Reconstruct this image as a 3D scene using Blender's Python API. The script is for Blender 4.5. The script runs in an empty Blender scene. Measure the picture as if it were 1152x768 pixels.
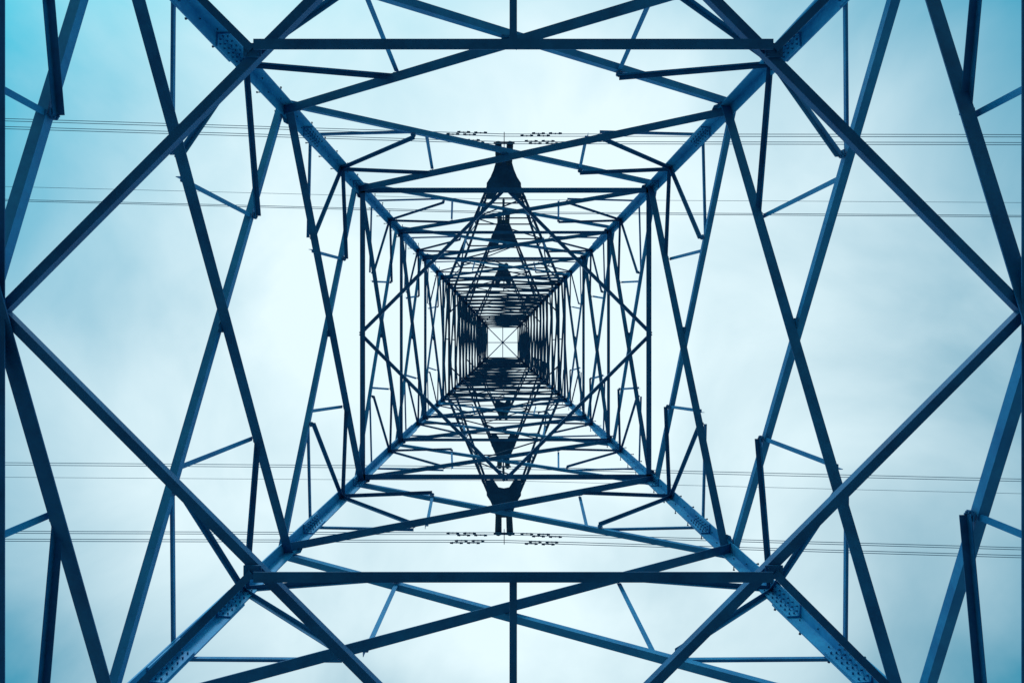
import bpy, bmesh, math, random
from mathutils import Vector
random.seed(7)
sc=bpy.context.scene
CAMZ=1.5
F=800.0
CX,CY=0.12,-0.36
ZW=4800/(71+80)          # waist height above camera
WW=6-0.1*ZW
ZT=60.0; WT=1.36
def W(z):
    if z<=ZW: return 6-0.1*z
    t=(z-ZW)/(ZT-ZW); return WW+(WT-WW)*t
NN=[Vector((0,-1,0)),Vector((1,0,0)),Vector((0,1,0)),Vector((-1,0,0))]
TT=[Vector((1,0,0)),Vector((0,1,0)),Vector((-1,0,0)),Vector((0,-1,0))]
def FP(k,u,z,off=0):
    w=W(z)
    return Vector((CX,CY,z+CAMZ))+NN[k]*(w+off)+TT[k]*(u*w)
def ZS(s): return 4800/(s+80)
def SP(k,a,s):
    z=ZS(s)
    return Vector((CX,CY,z+CAMZ))+NN[k]*(s*z/F)+TT[k]*(a*z/F)
# ---------------------------------------------------------------- materials
def nt(m):
    m.use_nodes=True; return m.node_tree.nodes,m.node_tree.links
def steel(name,c1,c2,rough=0.5,metal=0.2,scale=1.3):
    m=bpy.data.materials.new(name); n,l=nt(m); b=n['Principled BSDF']
    tc=n.new('ShaderNodeTexCoord')
    a=n.new('ShaderNodeTexNoise'); a.inputs['Scale'].default_value=scale; a.inputs['Detail'].default_value=7; a.inputs['Roughness'].default_value=0.75
    l.new(tc.outputs['Object'],a.inputs['Vector'])
    cr=n.new('ShaderNodeValToRGB'); cr.color_ramp.elements[0].position=0.36; cr.color_ramp.elements[1].position=0.66
    cr.color_ramp.elements[0].color=(*c1,1); cr.color_ramp.elements[1].color=(*c2,1)
    l.new(a.outputs['Fac'],cr.inputs[0]); l.new(cr.outputs[0],b.inputs['Base Color'])
    b.inputs['Metallic'].default_value=metal
    b.inputs['Specular IOR Level'].default_value=0.3
    mr=n.new('ShaderNodeMapRange'); mr.inputs['To Min'].default_value=rough-0.1; mr.inputs['To Max'].default_value=rough+0.25
    l.new(a.outputs['Fac'],mr.inputs['Value']); l.new(mr.outputs[0],b.inputs['Roughness'])
    return m
M_leg=steel('blue_painted_steel_leg_lit',(0.018,0.18,0.43),(0.055,0.33,0.62))  # lighter tone: light on the leg faces is put into the colour
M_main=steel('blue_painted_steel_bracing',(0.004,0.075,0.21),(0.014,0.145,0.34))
M_sec=steel('blue_painted_steel_secondary_lit',(0.014,0.155,0.38),(0.04,0.265,0.53))  # lit copy of the bracing steel, its light painted into the base colour
M_cage=steel('blue_painted_steel_upper_shaded',(0.003,0.05,0.14),(0.009,0.09,0.22))  # shaded copy of the bracing steel; shade deep in the cage is painted in
M_dark=steel('dark_weathered_steel',(0.003,0.03,0.09),(0.008,0.055,0.15))
M_wire=steel('aluminium_conductor',(0.015,0.10,0.20),(0.04,0.16,0.30),0.5,0.5)
M_ins=steel('glazed_porcelain_insulator',(0.004,0.025,0.07),(0.01,0.04,0.10),0.3,0.0)
M_conc=steel('footing_concrete',(0.24,0.24,0.23),(0.36,0.35,0.33),0.75,0.0)

parent=bpy.data.objects.new('lattice_electricity_pylon',None); sc.collection.objects.link(parent)
BM={}
def B(name): 
    if name not in BM: BM[name]=bmesh.new()
    return BM[name]
def prism(bm,p0,p1,prof,b,n):
    v0=[bm.verts.new(p0+b*x+n*y) for x,y in prof]
    v1=[bm.verts.new(p1+b*x+n*y) for x,y in prof]
    k=len(prof)
    for i in range(k):
        j=(i+1)%k
        bm.faces.new((v0[i],v0[j],v1[j],v1[i]))
    bm.faces.new(v0[::-1]); bm.faces.new(v1)
def angle(bm,p0,p1,s,n,flip=1,off=0.0,t=None,s2=None):
    """steel angle section: one flange in the plane across n, other along n"""
    d=(p1-p0).normalized()
    nn=(n-d*n.dot(d)).normalized(); b=d.cross(nn)*flip
    t=t or max(0.008,s*0.09); s2=s2 or s
    o=nn*off
    prof=[(-s/2,0),(s/2,0),(s/2,t),(-s/2+t,t),(-s/2+t,s2),(-s/2,s2)]
    prism(bm,p0+o,p1+o,prof,b,nn)
def plate(bm,c,ux,uy,pts,th):
    n=ux.cross(uy).normalized()
    v0=[bm.verts.new(c+ux*x+uy*y-n*th/2) for x,y in pts]
    v1=[bm.verts.new(c+ux*x+uy*y+n*th/2) for x,y in pts]
    k=len(pts)
    for i in range(k):
        j=(i+1)%k; bm.faces.new((v0[i],v0[j],v1[j],v1[i]))
    bm.faces.new(v0[::-1]); bm.faces.new(v1)
def rod(bm,p0,p1,r,seg=6,r2=None):
    d=(p1-p0).normalized(); a=d.orthogonal().normalized(); b=d.cross(a); r2=r if r2 is None else r2
    v0=[bm.verts.new(p0+(a*math.cos(i*2*math.pi/seg)+b*math.sin(i*2*math.pi/seg))*r) for i in range(seg)]
    v1=[bm.verts.new(p1+(a*math.cos(i*2*math.pi/seg)+b*math.sin(i*2*math.pi/seg))*r2) for i in range(seg)]
    for i in range(seg):
        j=(i+1)%seg; bm.faces.new((v0[i],v0[j],v1[j],v1[i]))
    bm.faces.new(v0[::-1]); bm.faces.new(v1)

# ---------------------------------------------------------------- legs
def corner(k,z): return FP(k,1,z)     # corner between face k and k+1
legsec=[(-1.5,5.25,0.29),(5.25,12.2,0.27),(12.2,19.5,0.235),(19.5,26,0.20),(26,ZW,0.17),(ZW,44,0.14),(44,ZT,0.12)]
for k in range(4):
    inx=-NN[k]; iny=-TT[k]
    for z0,z1,s in legsec:
        p0=corner(k,z0);p1=corner(k,z1); t=s*0.1
        d=(p1-p0).normalized(); n=(inx-d*inx.dot(d)).normalized(); b=(iny-d*iny.dot(d)).normalized()
        prof=[(0,0),(s,0),(s,t),(t,t),(t,s),(0,s)]
        prism(B('leg_angles' if z0<ZW else 'upper_leg_angles'),p0,p1,prof,b,n)
    # splice plates + bolts
    for zc,ln,s in ((7.4,1.1,0.27),(10.2,.8,0.27),(12.2,1.0,0.27),(15.9,.8,0.235),(19.5,1.0,0.235),(23.5,0.8,0.20),(27.5,.7,.17)):
        p0=corner(k,zc-ln/2); p1=corner(k,zc+ln/2); d=(p1-p0).normalized()
        n=(inx-d*inx.dot(d)).normalized(); b=(iny-d*iny.dot(d)).normalized()
        t=s*0.1
        prism(B('leg_splice_plates'),p0+b*(t+.004)+n*(t+.003),p1+b*(t+.004)+n*(t+.003),[(0,0),(s*.86,0),(s*.86,t),(t,t),(t,s*.86),(0,s*.86)],b,n)
        nb=int(ln/0.13)
        for i in range(nb):
            q=p0+d*(0.06+i*(ln-0.12)/(nb-1))
            for a,c in ((b,n),(n,b)):
                for f in (0.42,0.72):
                    base=q+a*(s*f)
                    rod(B('leg_bolts'),base-c*0.03,base+c*(2*t+0.035),0.014)
# step bolts on two opposite legs
for k in (3,1,):
    z=1.5; i=0
    while z<ZT-1:
        p=corner(k,z); dirn = NN[k] if i%2 else TT[k]
        inn = -TT[k] if i%2 else -NN[k]
        q=p+inn*0.10
        rod(B('step_bolts'),q-dirn*0.05,q+dirn*0.19,0.011)
        rod(B('step_bolts'),q+dirn*0.18,q+dirn*0.20,0.02)
        z+=0.42; i+=1
# ---------------------------------------------------------------- face panels in s-space
def mainsize(z): return 0.175 if z<14 else 0.165 if z<20 else 0.125 if z<26 else .10
def gusset(k,a,s,size,sign=0,off=0.0):
    c=SP(k,a,s)-NN[k]*(0.012+off)
    h=size
    pts=[(-h,-h*1.1),(h*.2,-h*1.3),(h,-h*.5),(h*.9,h*.7),(h*.1,h*1.3),(-h,h*1.0)]
    if sign>0: pts=[(-x,y) for x,y in pts][::-1]
    slope=(SP(k,a,s*0.95)-SP(k,a,s*1.05)); slope=(slope-TT[k]*slope.dot(TT[k])).normalized()
    plate(B('gusset_plates'),c,TT[k],slope,pts,0.014)
    for x,y in pts[1:5]:
        q=c+TT[k]*x*.6+slope*y*.6
        rod(B('leg_bolts'),q-NN[k]*0.03,q+NN[k]*0.03,0.012)
def panel(su,sl,red=True):
    zu,zl=ZS(su),ZS(sl); zm=(zu+zl)/2; S=mainsize(zm)
    xs=su+(sl-su)*su/(su+sl)
    for k in range(4):
        inn=-NN[k]
        angle(B('main_diagonals'),SP(k,-su,su),SP(k,sl,sl),S,inn,1,0.02,s2=S)
        angle(B('main_diagonals_outer'),SP(k,su,su),SP(k,-sl,sl),S*.72,-inn,1,0.02,s2=S*.72)
        gusset(k,0,xs,0.12 if zm<20 else .08)
        for sg in (-1,1):
            gusset(k,sg*(su-10*su/250),su,0.16 if zm<20 else .11,sg)
        if not red: continue
        r=S*0.42
        for sg in (-1,1):
            def L(p,q,f): return (p[0]+(q[0]-p[0])*f,p[1]+(q[1]-p[1])*f)
            U=(sg*su,su);X=(0,xs);Lo=(sg*sl,sl)
            Q1=L(U,X,.5);Q2=L(X,Lo,.42);M=L(U,Lo,.25);M2=L(U,Lo,.62)
            Q2b=L(X,Lo,.36)
            for (A_,B_,nm,rr) in ((M,Q1,'redundant_struts_dark',r*1.2),(M,Q2,'redundant_struts_dark',r*1.1),(Q1,Q2b,'redundant_struts',r*1.1),(Q2,M2,'redundant_struts',r)):
                angle(B(nm),SP(k,*A_),SP(k,*B_),rr,inn if nm[-1]=='k' else -inn,sg,0.03)
            for Q in (Q1,Q2):
                gusset(k,Q[0],Q[1],S*.34,sg,0.01)
E,FS,D,C,A=585,835,450,250,166
panel(D,FS); panel(C,D); panel(A,C)
lv=[A,120,92,71]
for i in range(3): panel(lv[i+1],lv[i],red=True)
# foot panel (base) : X between ground and F level
for k in range(4):
    zf=ZS(FS)
    angle(B('main_diagonals'),FP(k,-1,zf),FP(k,1,-1.3),0.2,-NN[k],1,.02)
    angle(B('main_diagonals_outer'),FP(k,1,zf),FP(k,-1,-1.3),0.15,NN[k],1,.02)
# ---------------------------------------------------------------- belts and plan diaphragms
def belt(z,s,nm='belts',off=None):
    for k in range(4):
        angle(B(nm),FP(k,-1,z),FP(k,1,z),s,-NN[k],1,0.05+s*.1 if off is None else off)
def diamond(z,s):
    for k in range(4):
        a=FP(k,0,z,-0.05); b=FP((k+1)%4,0,z,-0.05)
        angle(B('plan_bracing'),a,b,s,Vector((0,0,1)),1,0.01)
def hpt(x,y,z): return Vector((CX+x,CY+y,z+CAMZ))
zE=ZS(E); wE=W(zE)
belt(zE,0.13,off=0.03); diamond(zE,0.098)
up=Vector((0,0,1))
for sg in (-1,1):
    f=0.503
    x=wE*(1-f)-.03; y=sg*wE*f
    angle(B('plan_bracing'),hpt(-x,y,zE-0.02),hpt(x,y,zE-0.02),0.105,up,sg,-0.11)
    angle(B('plan_bracing'),hpt(0,y,zE),hpt(0,sg*wE,zE),0.075,up,1,-0.06)
    for sx in (-1,1):
        # short hip struts diamond -> leg
        angle(B('plan_bracing'),hpt(sx*wE*.5,sg*wE*.5,zE),hpt(sx*wE,sg*wE,zE),0.08,up,1,-0.06)
        plate(B('gusset_plates'),hpt(sx*wE*.5,sg*wE*.5,zE-.02),Vector((1,0,0)),Vector((0,1,0)),[(-.09,-.07),(.09,-.07),(.09,.07),(-.09,.07)],.014)
        for bx,by in ((-.06,-.04),(.06,-.04),(.06,.04),(-.06,.04)):
            q=hpt(sx*wE*.5+bx,sg*wE*.5+by,zE); rod(B('leg_bolts'),q-up*.045,q,0.01)
zA=ZS(A)
belt(zA,0.14); diamond(zA,0.09)
for s in lv[1:]: belt(ZS(s),0.10)
# ---------------------------------------------------------------- upper cage: panels shorten with height
levels=[ZW,34.0,36.6,38.7,40.4,42.0,44.0,45.8,47.9,50.0,51.6,53.2,54.8,56.5,58.2,ZT]
for i in range(len(levels)-1):
    z0,z1=levels[i],levels[i+1]
    heavy=1.35 if levels[i+1] in (34.0,42.0,50.0) else 1.0
    for k in range(4):
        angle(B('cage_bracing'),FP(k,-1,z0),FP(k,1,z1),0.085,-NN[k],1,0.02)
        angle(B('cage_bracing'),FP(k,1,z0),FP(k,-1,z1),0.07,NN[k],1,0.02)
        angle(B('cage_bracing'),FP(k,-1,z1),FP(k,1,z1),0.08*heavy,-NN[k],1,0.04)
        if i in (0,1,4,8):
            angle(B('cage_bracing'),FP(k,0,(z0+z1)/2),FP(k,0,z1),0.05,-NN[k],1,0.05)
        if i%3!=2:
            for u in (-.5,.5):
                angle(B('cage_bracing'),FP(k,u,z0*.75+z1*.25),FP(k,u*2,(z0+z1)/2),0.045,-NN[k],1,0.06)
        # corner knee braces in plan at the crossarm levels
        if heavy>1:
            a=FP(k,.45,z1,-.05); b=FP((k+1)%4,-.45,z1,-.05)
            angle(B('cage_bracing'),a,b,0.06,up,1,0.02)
w=W(ZT)
angle(B('plan_bracing'),hpt(-w,-w,ZT),hpt(w,w,ZT),0.075,up,1,0.0)
angle(B('plan_bracing'),hpt(-w,w,ZT),hpt(w,-w,ZT),0.075,up,1,0.08)
angle(B('plan_bracing'),hpt(-w,0,ZT),hpt(w,0,ZT),0.06,up,1,0.16)
angle(B('plan_bracing'),hpt(0,-w,ZT),hpt(0,w,ZT),0.06,up,1,0.24)
# ---------------------------------------------------------------- crossarms
def arm(z,L,tipw,h,nseg,s):
    for sg in (-1,1):
        w=W(z); w2=W(z+h)
        def lo(x,f): return Vector((CX+x*(w+(tipw-w)*f),CY+sg*(w+(L-w)*f),z+CAMZ))
        def hi(x,f): return Vector((CX+x*(w2+(tipw-w2)*f),CY+sg*(w2+(L-w2)*f),z+h+(0.35-h)*f+CAMZ))
        bm=B('crossarm_chords'); bl=B('crossarm_lacing')
        for x in (-1,1):
            angle(bm,lo(x,0),lo(x,1),s,up,x*sg,0.0)
            angle(bm,hi(x,0),hi(x,1),s*.9,up,x*sg,0.0)
        fr=[1-(1-i/nseg)**1.15 for i in range(nseg+1)]
        for i in range(nseg):
            f0,f1=fr[i],fr[i+1]
            q=s*.5
            for x in (-1,1):
                if i%2==0: angle(bl,lo(x,f0),hi(x,f1),q,Vector((x,0,0)),1,.01)
                else: angle(bl,hi(x,f0),lo(x,f1),q,Vector((x,0,0)),1,.01)
                angle(bl,lo(x,f1),hi(x,f1),q,Vector((x,0,0)),1,.02)
            if i%2: angle(bl,lo(-1,f0),lo(1,f1),q,up,1,.03)
            else: angle(bl,lo(1,f0),lo(-1,f1),q,up,1,.03)
            angle(bl,lo(-1,f1),lo(1,f1),q,up,1,.06)
            angle(bl,hi(-1,f1),hi(1,f1),q,up,1,.06)
        # hanger plates near tip
        c=Vector((CX,CY+sg*L,z+CAMZ-0.06)); K=(s/0.12)**1.1
        pts=[(-tipw-.05,.15),(tipw+.05,.15),(tipw+.24,-.5),(tipw+.50,-.9),(tipw+.52,-1.6),(tipw+.2,-1.7),(tipw*.8,-1.3),(0,-1.25),(-tipw*.8,-1.3),(-tipw-.2,-1.7),(-tipw-.52,-1.6),(-tipw-.50,-.9),(-tipw-.24,-.5)]
        plate(B('crossarm_tip_plates'),c,Vector((1,0,0)),Vector((0,1,0)),[(px*K,sg*py*K) for px,py in pts],.02)
def insulator(top,bot,r=0.14):
    bm=B('insulator_strings'); d=(bot-top); ln=d.length; d=d/ln
    rod(bm,top,bot,0.03)
    n=int(ln/0.17)
    for i in range(1,n):
        p=top+d*(i*ln/n)
        rod(bm,p,p+d*0.05,0.05,10,r); rod(bm,p+d*0.05,p+d*0.075,r,10,r*.8)
ARMS=[(34.0,8.35,0.32,2.6,6,0.12),(42.0,7.0,0.28,2.4,6,0.11),(50.0,5.2,0.25,2.2,5,0.09)]
for a in ARMS: arm(*a)
# conductors ------------------------------------------------------
SL=0.016
def wirepath(y0,z0,x,sag=4.0,S=300.0):
    t=abs(x)/S
    return Vector((CX+x,CY+y0+SL*x,z0-4*sag*t*(1-t)+CAMZ))
def conductor_line(y0,z0,offs,rad):
    cu=bpy.data.curves.new('power_line','CURVE'); cu.dimensions='3D'; cu.bevel_depth=rad; cu.bevel_resolution=1
    for oy,oz in offs:
        sp=cu.splines.new('POLY')
        xs=[-300+i*6 for i in range(101)]
        xs=sorted(set(xs+[-3,3]))
        sp.points.add(len(xs)-1)
        for i,x in enumerate(xs): sp.points[i].co=(*wirepath(y0+oy,z0+oz,x),1)
    cu.materials.append(M_wire)
    o=bpy.data.objects.new('power_line',cu); sc.collection.objects.link(o)
def damper(y0,z0,x):
    bm=B('vibration_dampers'); p=wirepath(y0,z0,x)
    rod(bm,p,p-up*.1,.025)
    q=p-up*.1
    dx=Vector((1,SL,0))
    rod(bm,q-dx*.25,q+dx*.25,.012)
    for s in (-1,1): rod(bm,q+dx*s*.14,q+dx*s*.27,.05,8,.035)
for sg in (-1,1):
    quad=[(-.16,0),(.16,0),(-.16,-.32),(.16,-.32)]
    y0=sg*8.35; z0=30.0
    conductor_line(y0,z0,quad,0.0135)
    for x in (-.25,.25):
        insulator(Vector((CX+x,CY+y0,33.9+CAMZ)),Vector((CX+x,CY+y0,30.5+CAMZ)),.15)
    rod(B('yoke_plates'),Vector((CX-.45,CY+y0,30.45+CAMZ)),Vector((CX+.45,CY+y0,30.45+CAMZ)),.05)
    plate(B('yoke_plates'),Vector((CX,CY+y0,30.2+CAMZ)),Vector((0,1,0)),up,[(-.24,-.55),(.24,-.55),(.24,.1),(.1,.28),(-.1,.28),(-.24,.1)],.03)
    for j,(oy,oz) in enumerate(quad):
        for x in (-1.9,-1.2,1.2,1.9): damper(y0+oy,z0+oz,x+(-.25,.1,.22,-.08)[j])
    y1=sg*6.9; z1=38.6
    conductor_line(y1,z1,[(-.05,0),(.05,-.12)],0.016)
    for x in (-.22,.22):
        insulator(Vector((CX+x,CY+y1,41.9+CAMZ)),Vector((CX+x,CY+y1,38.9+CAMZ)),.14)
    rod(B('yoke_plates'),Vector((CX-.4,CY+y1,38.85+CAMZ)),Vector((CX+.4,CY+y1,38.85+CAMZ)),.05)
    rod(B('yoke_plates'),Vector((CX,CY+y1,38.85+CAMZ)),Vector((CX,CY+y1,38.35+CAMZ)),.05)
    # thin pilot wire on an outrigger bracket of the middle arm
    yo=sg*7.5
    angle(B('crossarm_chords'),Vector((CX,CY+sg*6.3,42.1+CAMZ)),Vector((CX,CY+yo,42.1+CAMZ)),.08,up,1,0)
    conductor_line(yo,38.0,[(0,0)],0.010)
    insulator(Vector((CX,CY+yo,42.1+CAMZ)),Vector((CX,CY+yo,38.0+CAMZ)),.07)
    # jumper support strings on top arm
    for x in (-.2,.2):
        insulator(Vector((CX+x,CY+sg*5.1,49.9+CAMZ)),Vector((CX+x,CY+sg*5.1,47.2+CAMZ)),.13)
    rod(B('yoke_plates'),Vector((CX-.35,CY+sg*5.1,47.2+CAMZ)),Vector((CX+.35,CY+sg*5.1,47.2+CAMZ)),.05)
# footings
for k in range(4):
    p=corner(k,-1.5); p.z=0
    plate(B('concrete_footings'),p+Vector((0,0,.12)),Vector((1,0,0)),Vector((0,1,0)),[(-.6,-.6),(.6,-.6),(.6,.6),(-.6,.6)],.5)
# ---------------------------------------------------------------- emit
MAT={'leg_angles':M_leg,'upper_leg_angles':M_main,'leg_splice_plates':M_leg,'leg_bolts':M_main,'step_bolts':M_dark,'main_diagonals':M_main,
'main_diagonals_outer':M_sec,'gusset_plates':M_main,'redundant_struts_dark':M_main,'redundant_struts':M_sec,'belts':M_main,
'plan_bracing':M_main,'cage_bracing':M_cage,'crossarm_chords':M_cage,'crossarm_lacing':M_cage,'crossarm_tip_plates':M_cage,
'insulator_strings':M_ins,'yoke_plates':M_dark,'vibration_dampers':M_dark,'concrete_footings':M_conc}
for nm,bm in BM.items():
    bmesh.ops.recalc_face_normals(bm,faces=bm.faces)
    me=bpy.data.meshes.new(nm); bm.to_mesh(me); bm.free()
    me.materials.append(MAT[nm])
    o=bpy.data.objects.new(nm,me); sc.collection.objects.link(o); o.parent=parent
# ---------------------------------------------------------------- ground
bm=bmesh.new()
R=[0,3,6,10,15,22,32,50,80,140,260,500,1000,2500]
rings=[]
for r in R[1:]:
    rings.append([bm.verts.new((r*math.cos(a*math.pi/24),r*math.sin(a*math.pi/24),(0 if r<18 else random.uniform(-.004,.004)*min(r,300))-0.0)) for a in range(48)])
c=bm.verts.new((0,0,0))
for i in range(48): bm.faces.new((c,rings[0][i],rings[0][(i+1)%48]))
for a,b in zip(rings,rings[1:]):
    for i in range(48):
        j=(i+1)%48; bm.faces.new((a[i],b[i],b[j],a[j]))
me=bpy.data.meshes.new('ground'); bm.to_mesh(me); bm.free()
g=bpy.data.objects.new('ground',me); sc.collection.objects.link(g)
m=bpy.data.materials.new('gravel_and_dry_grass'); n_,l_=nt(m); b=n_['Principled BSDF']
tc=n_.new('ShaderNodeTexCoord')
no=n_.new('ShaderNodeTexNoise'); no.inputs['Scale'].default_value=0.6; no.inputs['Detail'].default_value=8
cr=n_.new('ShaderNodeValToRGB'); cr.color_ramp.elements[0].position=.35; cr.color_ramp.elements[1].position=.7
cr.color_ramp.elements[0].color=(.14,.155,.14,1); cr.color_ramp.elements[1].color=(.28,.28,.265,1)
l_.new(tc.outputs['Object'],no.inputs['Vector']); l_.new(no.outputs['Fac'],cr.inputs[0]); l_.new(cr.outputs[0],b.inputs['Base Color'])
b.inputs['Roughness'].default_value=.95
me.materials.append(m)
# ---------------------------------------------------------------- sky
w=bpy.data.worlds.new('sky'); sc.world=w; w.use_nodes=True
n_=w.node_tree.nodes; l_=w.node_tree.links
bg=n_['Background']
EL,RO=math.radians(38),math.radians(200)
sky=n_.new('ShaderNodeTexSky'); sky.sky_type='NISHITA'; sky.sun_disc=False; sky.sun_elevation=EL; sky.sun_rotation=RO
sc1=n_.new('ShaderNodeVectorMath'); sc1.operation='MULTIPLY_ADD'; sc1.inputs[1].default_value=(0.18,1.5,1.4); sc1.inputs[2].default_value=(0.25,1.1,1.4)
l_.new(sky.outputs[0],sc1.inputs[0])
tc=n_.new('ShaderNodeTexCoord')
sep=n_.new('ShaderNodeSeparateXYZ'); l_.new(tc.outputs['Generated'],sep.inputs[0])
no=n_.new('ShaderNodeTexNoise'); no.inputs['Scale'].default_value=3.4; no.inputs['Detail'].default_value=6; no.inputs['Roughness'].default_value=.5; no.inputs['Distortion'].default_value=.4
mp=n_.new('ShaderNodeMapping'); mp.inputs['Location'].default_value=(3.1,1.7,.4)
l_.new(tc.outputs['Generated'],mp.inputs['Vector']); l_.new(mp.outputs[0],no.inputs['Vector'])
# vignette painted into the sky: pale overhead, bluer lower, broken by cloud noise
mr=n_.new('ShaderNodeMapRange'); mr.inputs['From Min'].default_value=.74; mr.inputs['From Max'].default_value=.97
mr.inputs['To Min'].default_value=0.0; mr.inputs['To Max'].default_value=1.0; mr.interpolation_type='LINEAR'
l_.new(sep.outputs['Z'],mr.inputs['Value'])
nm=n_.new('ShaderNodeMath'); nm.operation='MULTIPLY_ADD'; nm.inputs[1].default_value=1.15; nm.inputs[2].default_value=-.54
l_.new(no.outputs['Fac'],nm.inputs[0])
ad=n_.new('ShaderNodeMath'); ad.operation='ADD'; ad.use_clamp=True
l_.new(mr.outputs[0],ad.inputs[0]); l_.new(nm.outputs[0],ad.inputs[1])
mix=n_.new('ShaderNodeMix'); mix.data_type='RGBA'
l_.new(ad.outputs[0],mix.inputs['Factor']); l_.new(sc1.outputs[0],mix.inputs['A'])
mix.inputs['B'].default_value=(8.2,9.9,10.4,1)
l_.new(mix.outputs['Result'],bg.inputs['Color']); bg.inputs['Strength'].default_value=0.1
sl=bpy.data.lights.new('sun','SUN'); sl.energy=1.0; sl.angle=math.radians(12); sl.color=(1,.97,.92)
so=bpy.data.objects.new('sun',sl); sc.collection.objects.link(so)
sd=Vector((math.sin(RO)*math.cos(EL),math.cos(RO)*math.cos(EL),math.sin(EL)))
so.rotation_euler=sd.to_track_quat('Z','Y').to_euler()
# ---------------------------------------------------------------- camera
cd=bpy.data.cameras.new('camera'); cd.sensor_width=36; cd.lens=36*F/1152; cd.clip_end=6000; cd.clip_start=.05
cd.shift_x=12/1152; cd.shift_y=6/1152
co=bpy.data.objects.new('camera',cd); sc.collection.objects.link(co); co.location=(0,0,CAMZ); co.rotation_euler=(math.pi,0,0)
sc.camera=co
sc.view_settings.view_transform='Standard'; sc.view_settings.look='None'; sc.view_settings.exposure=0
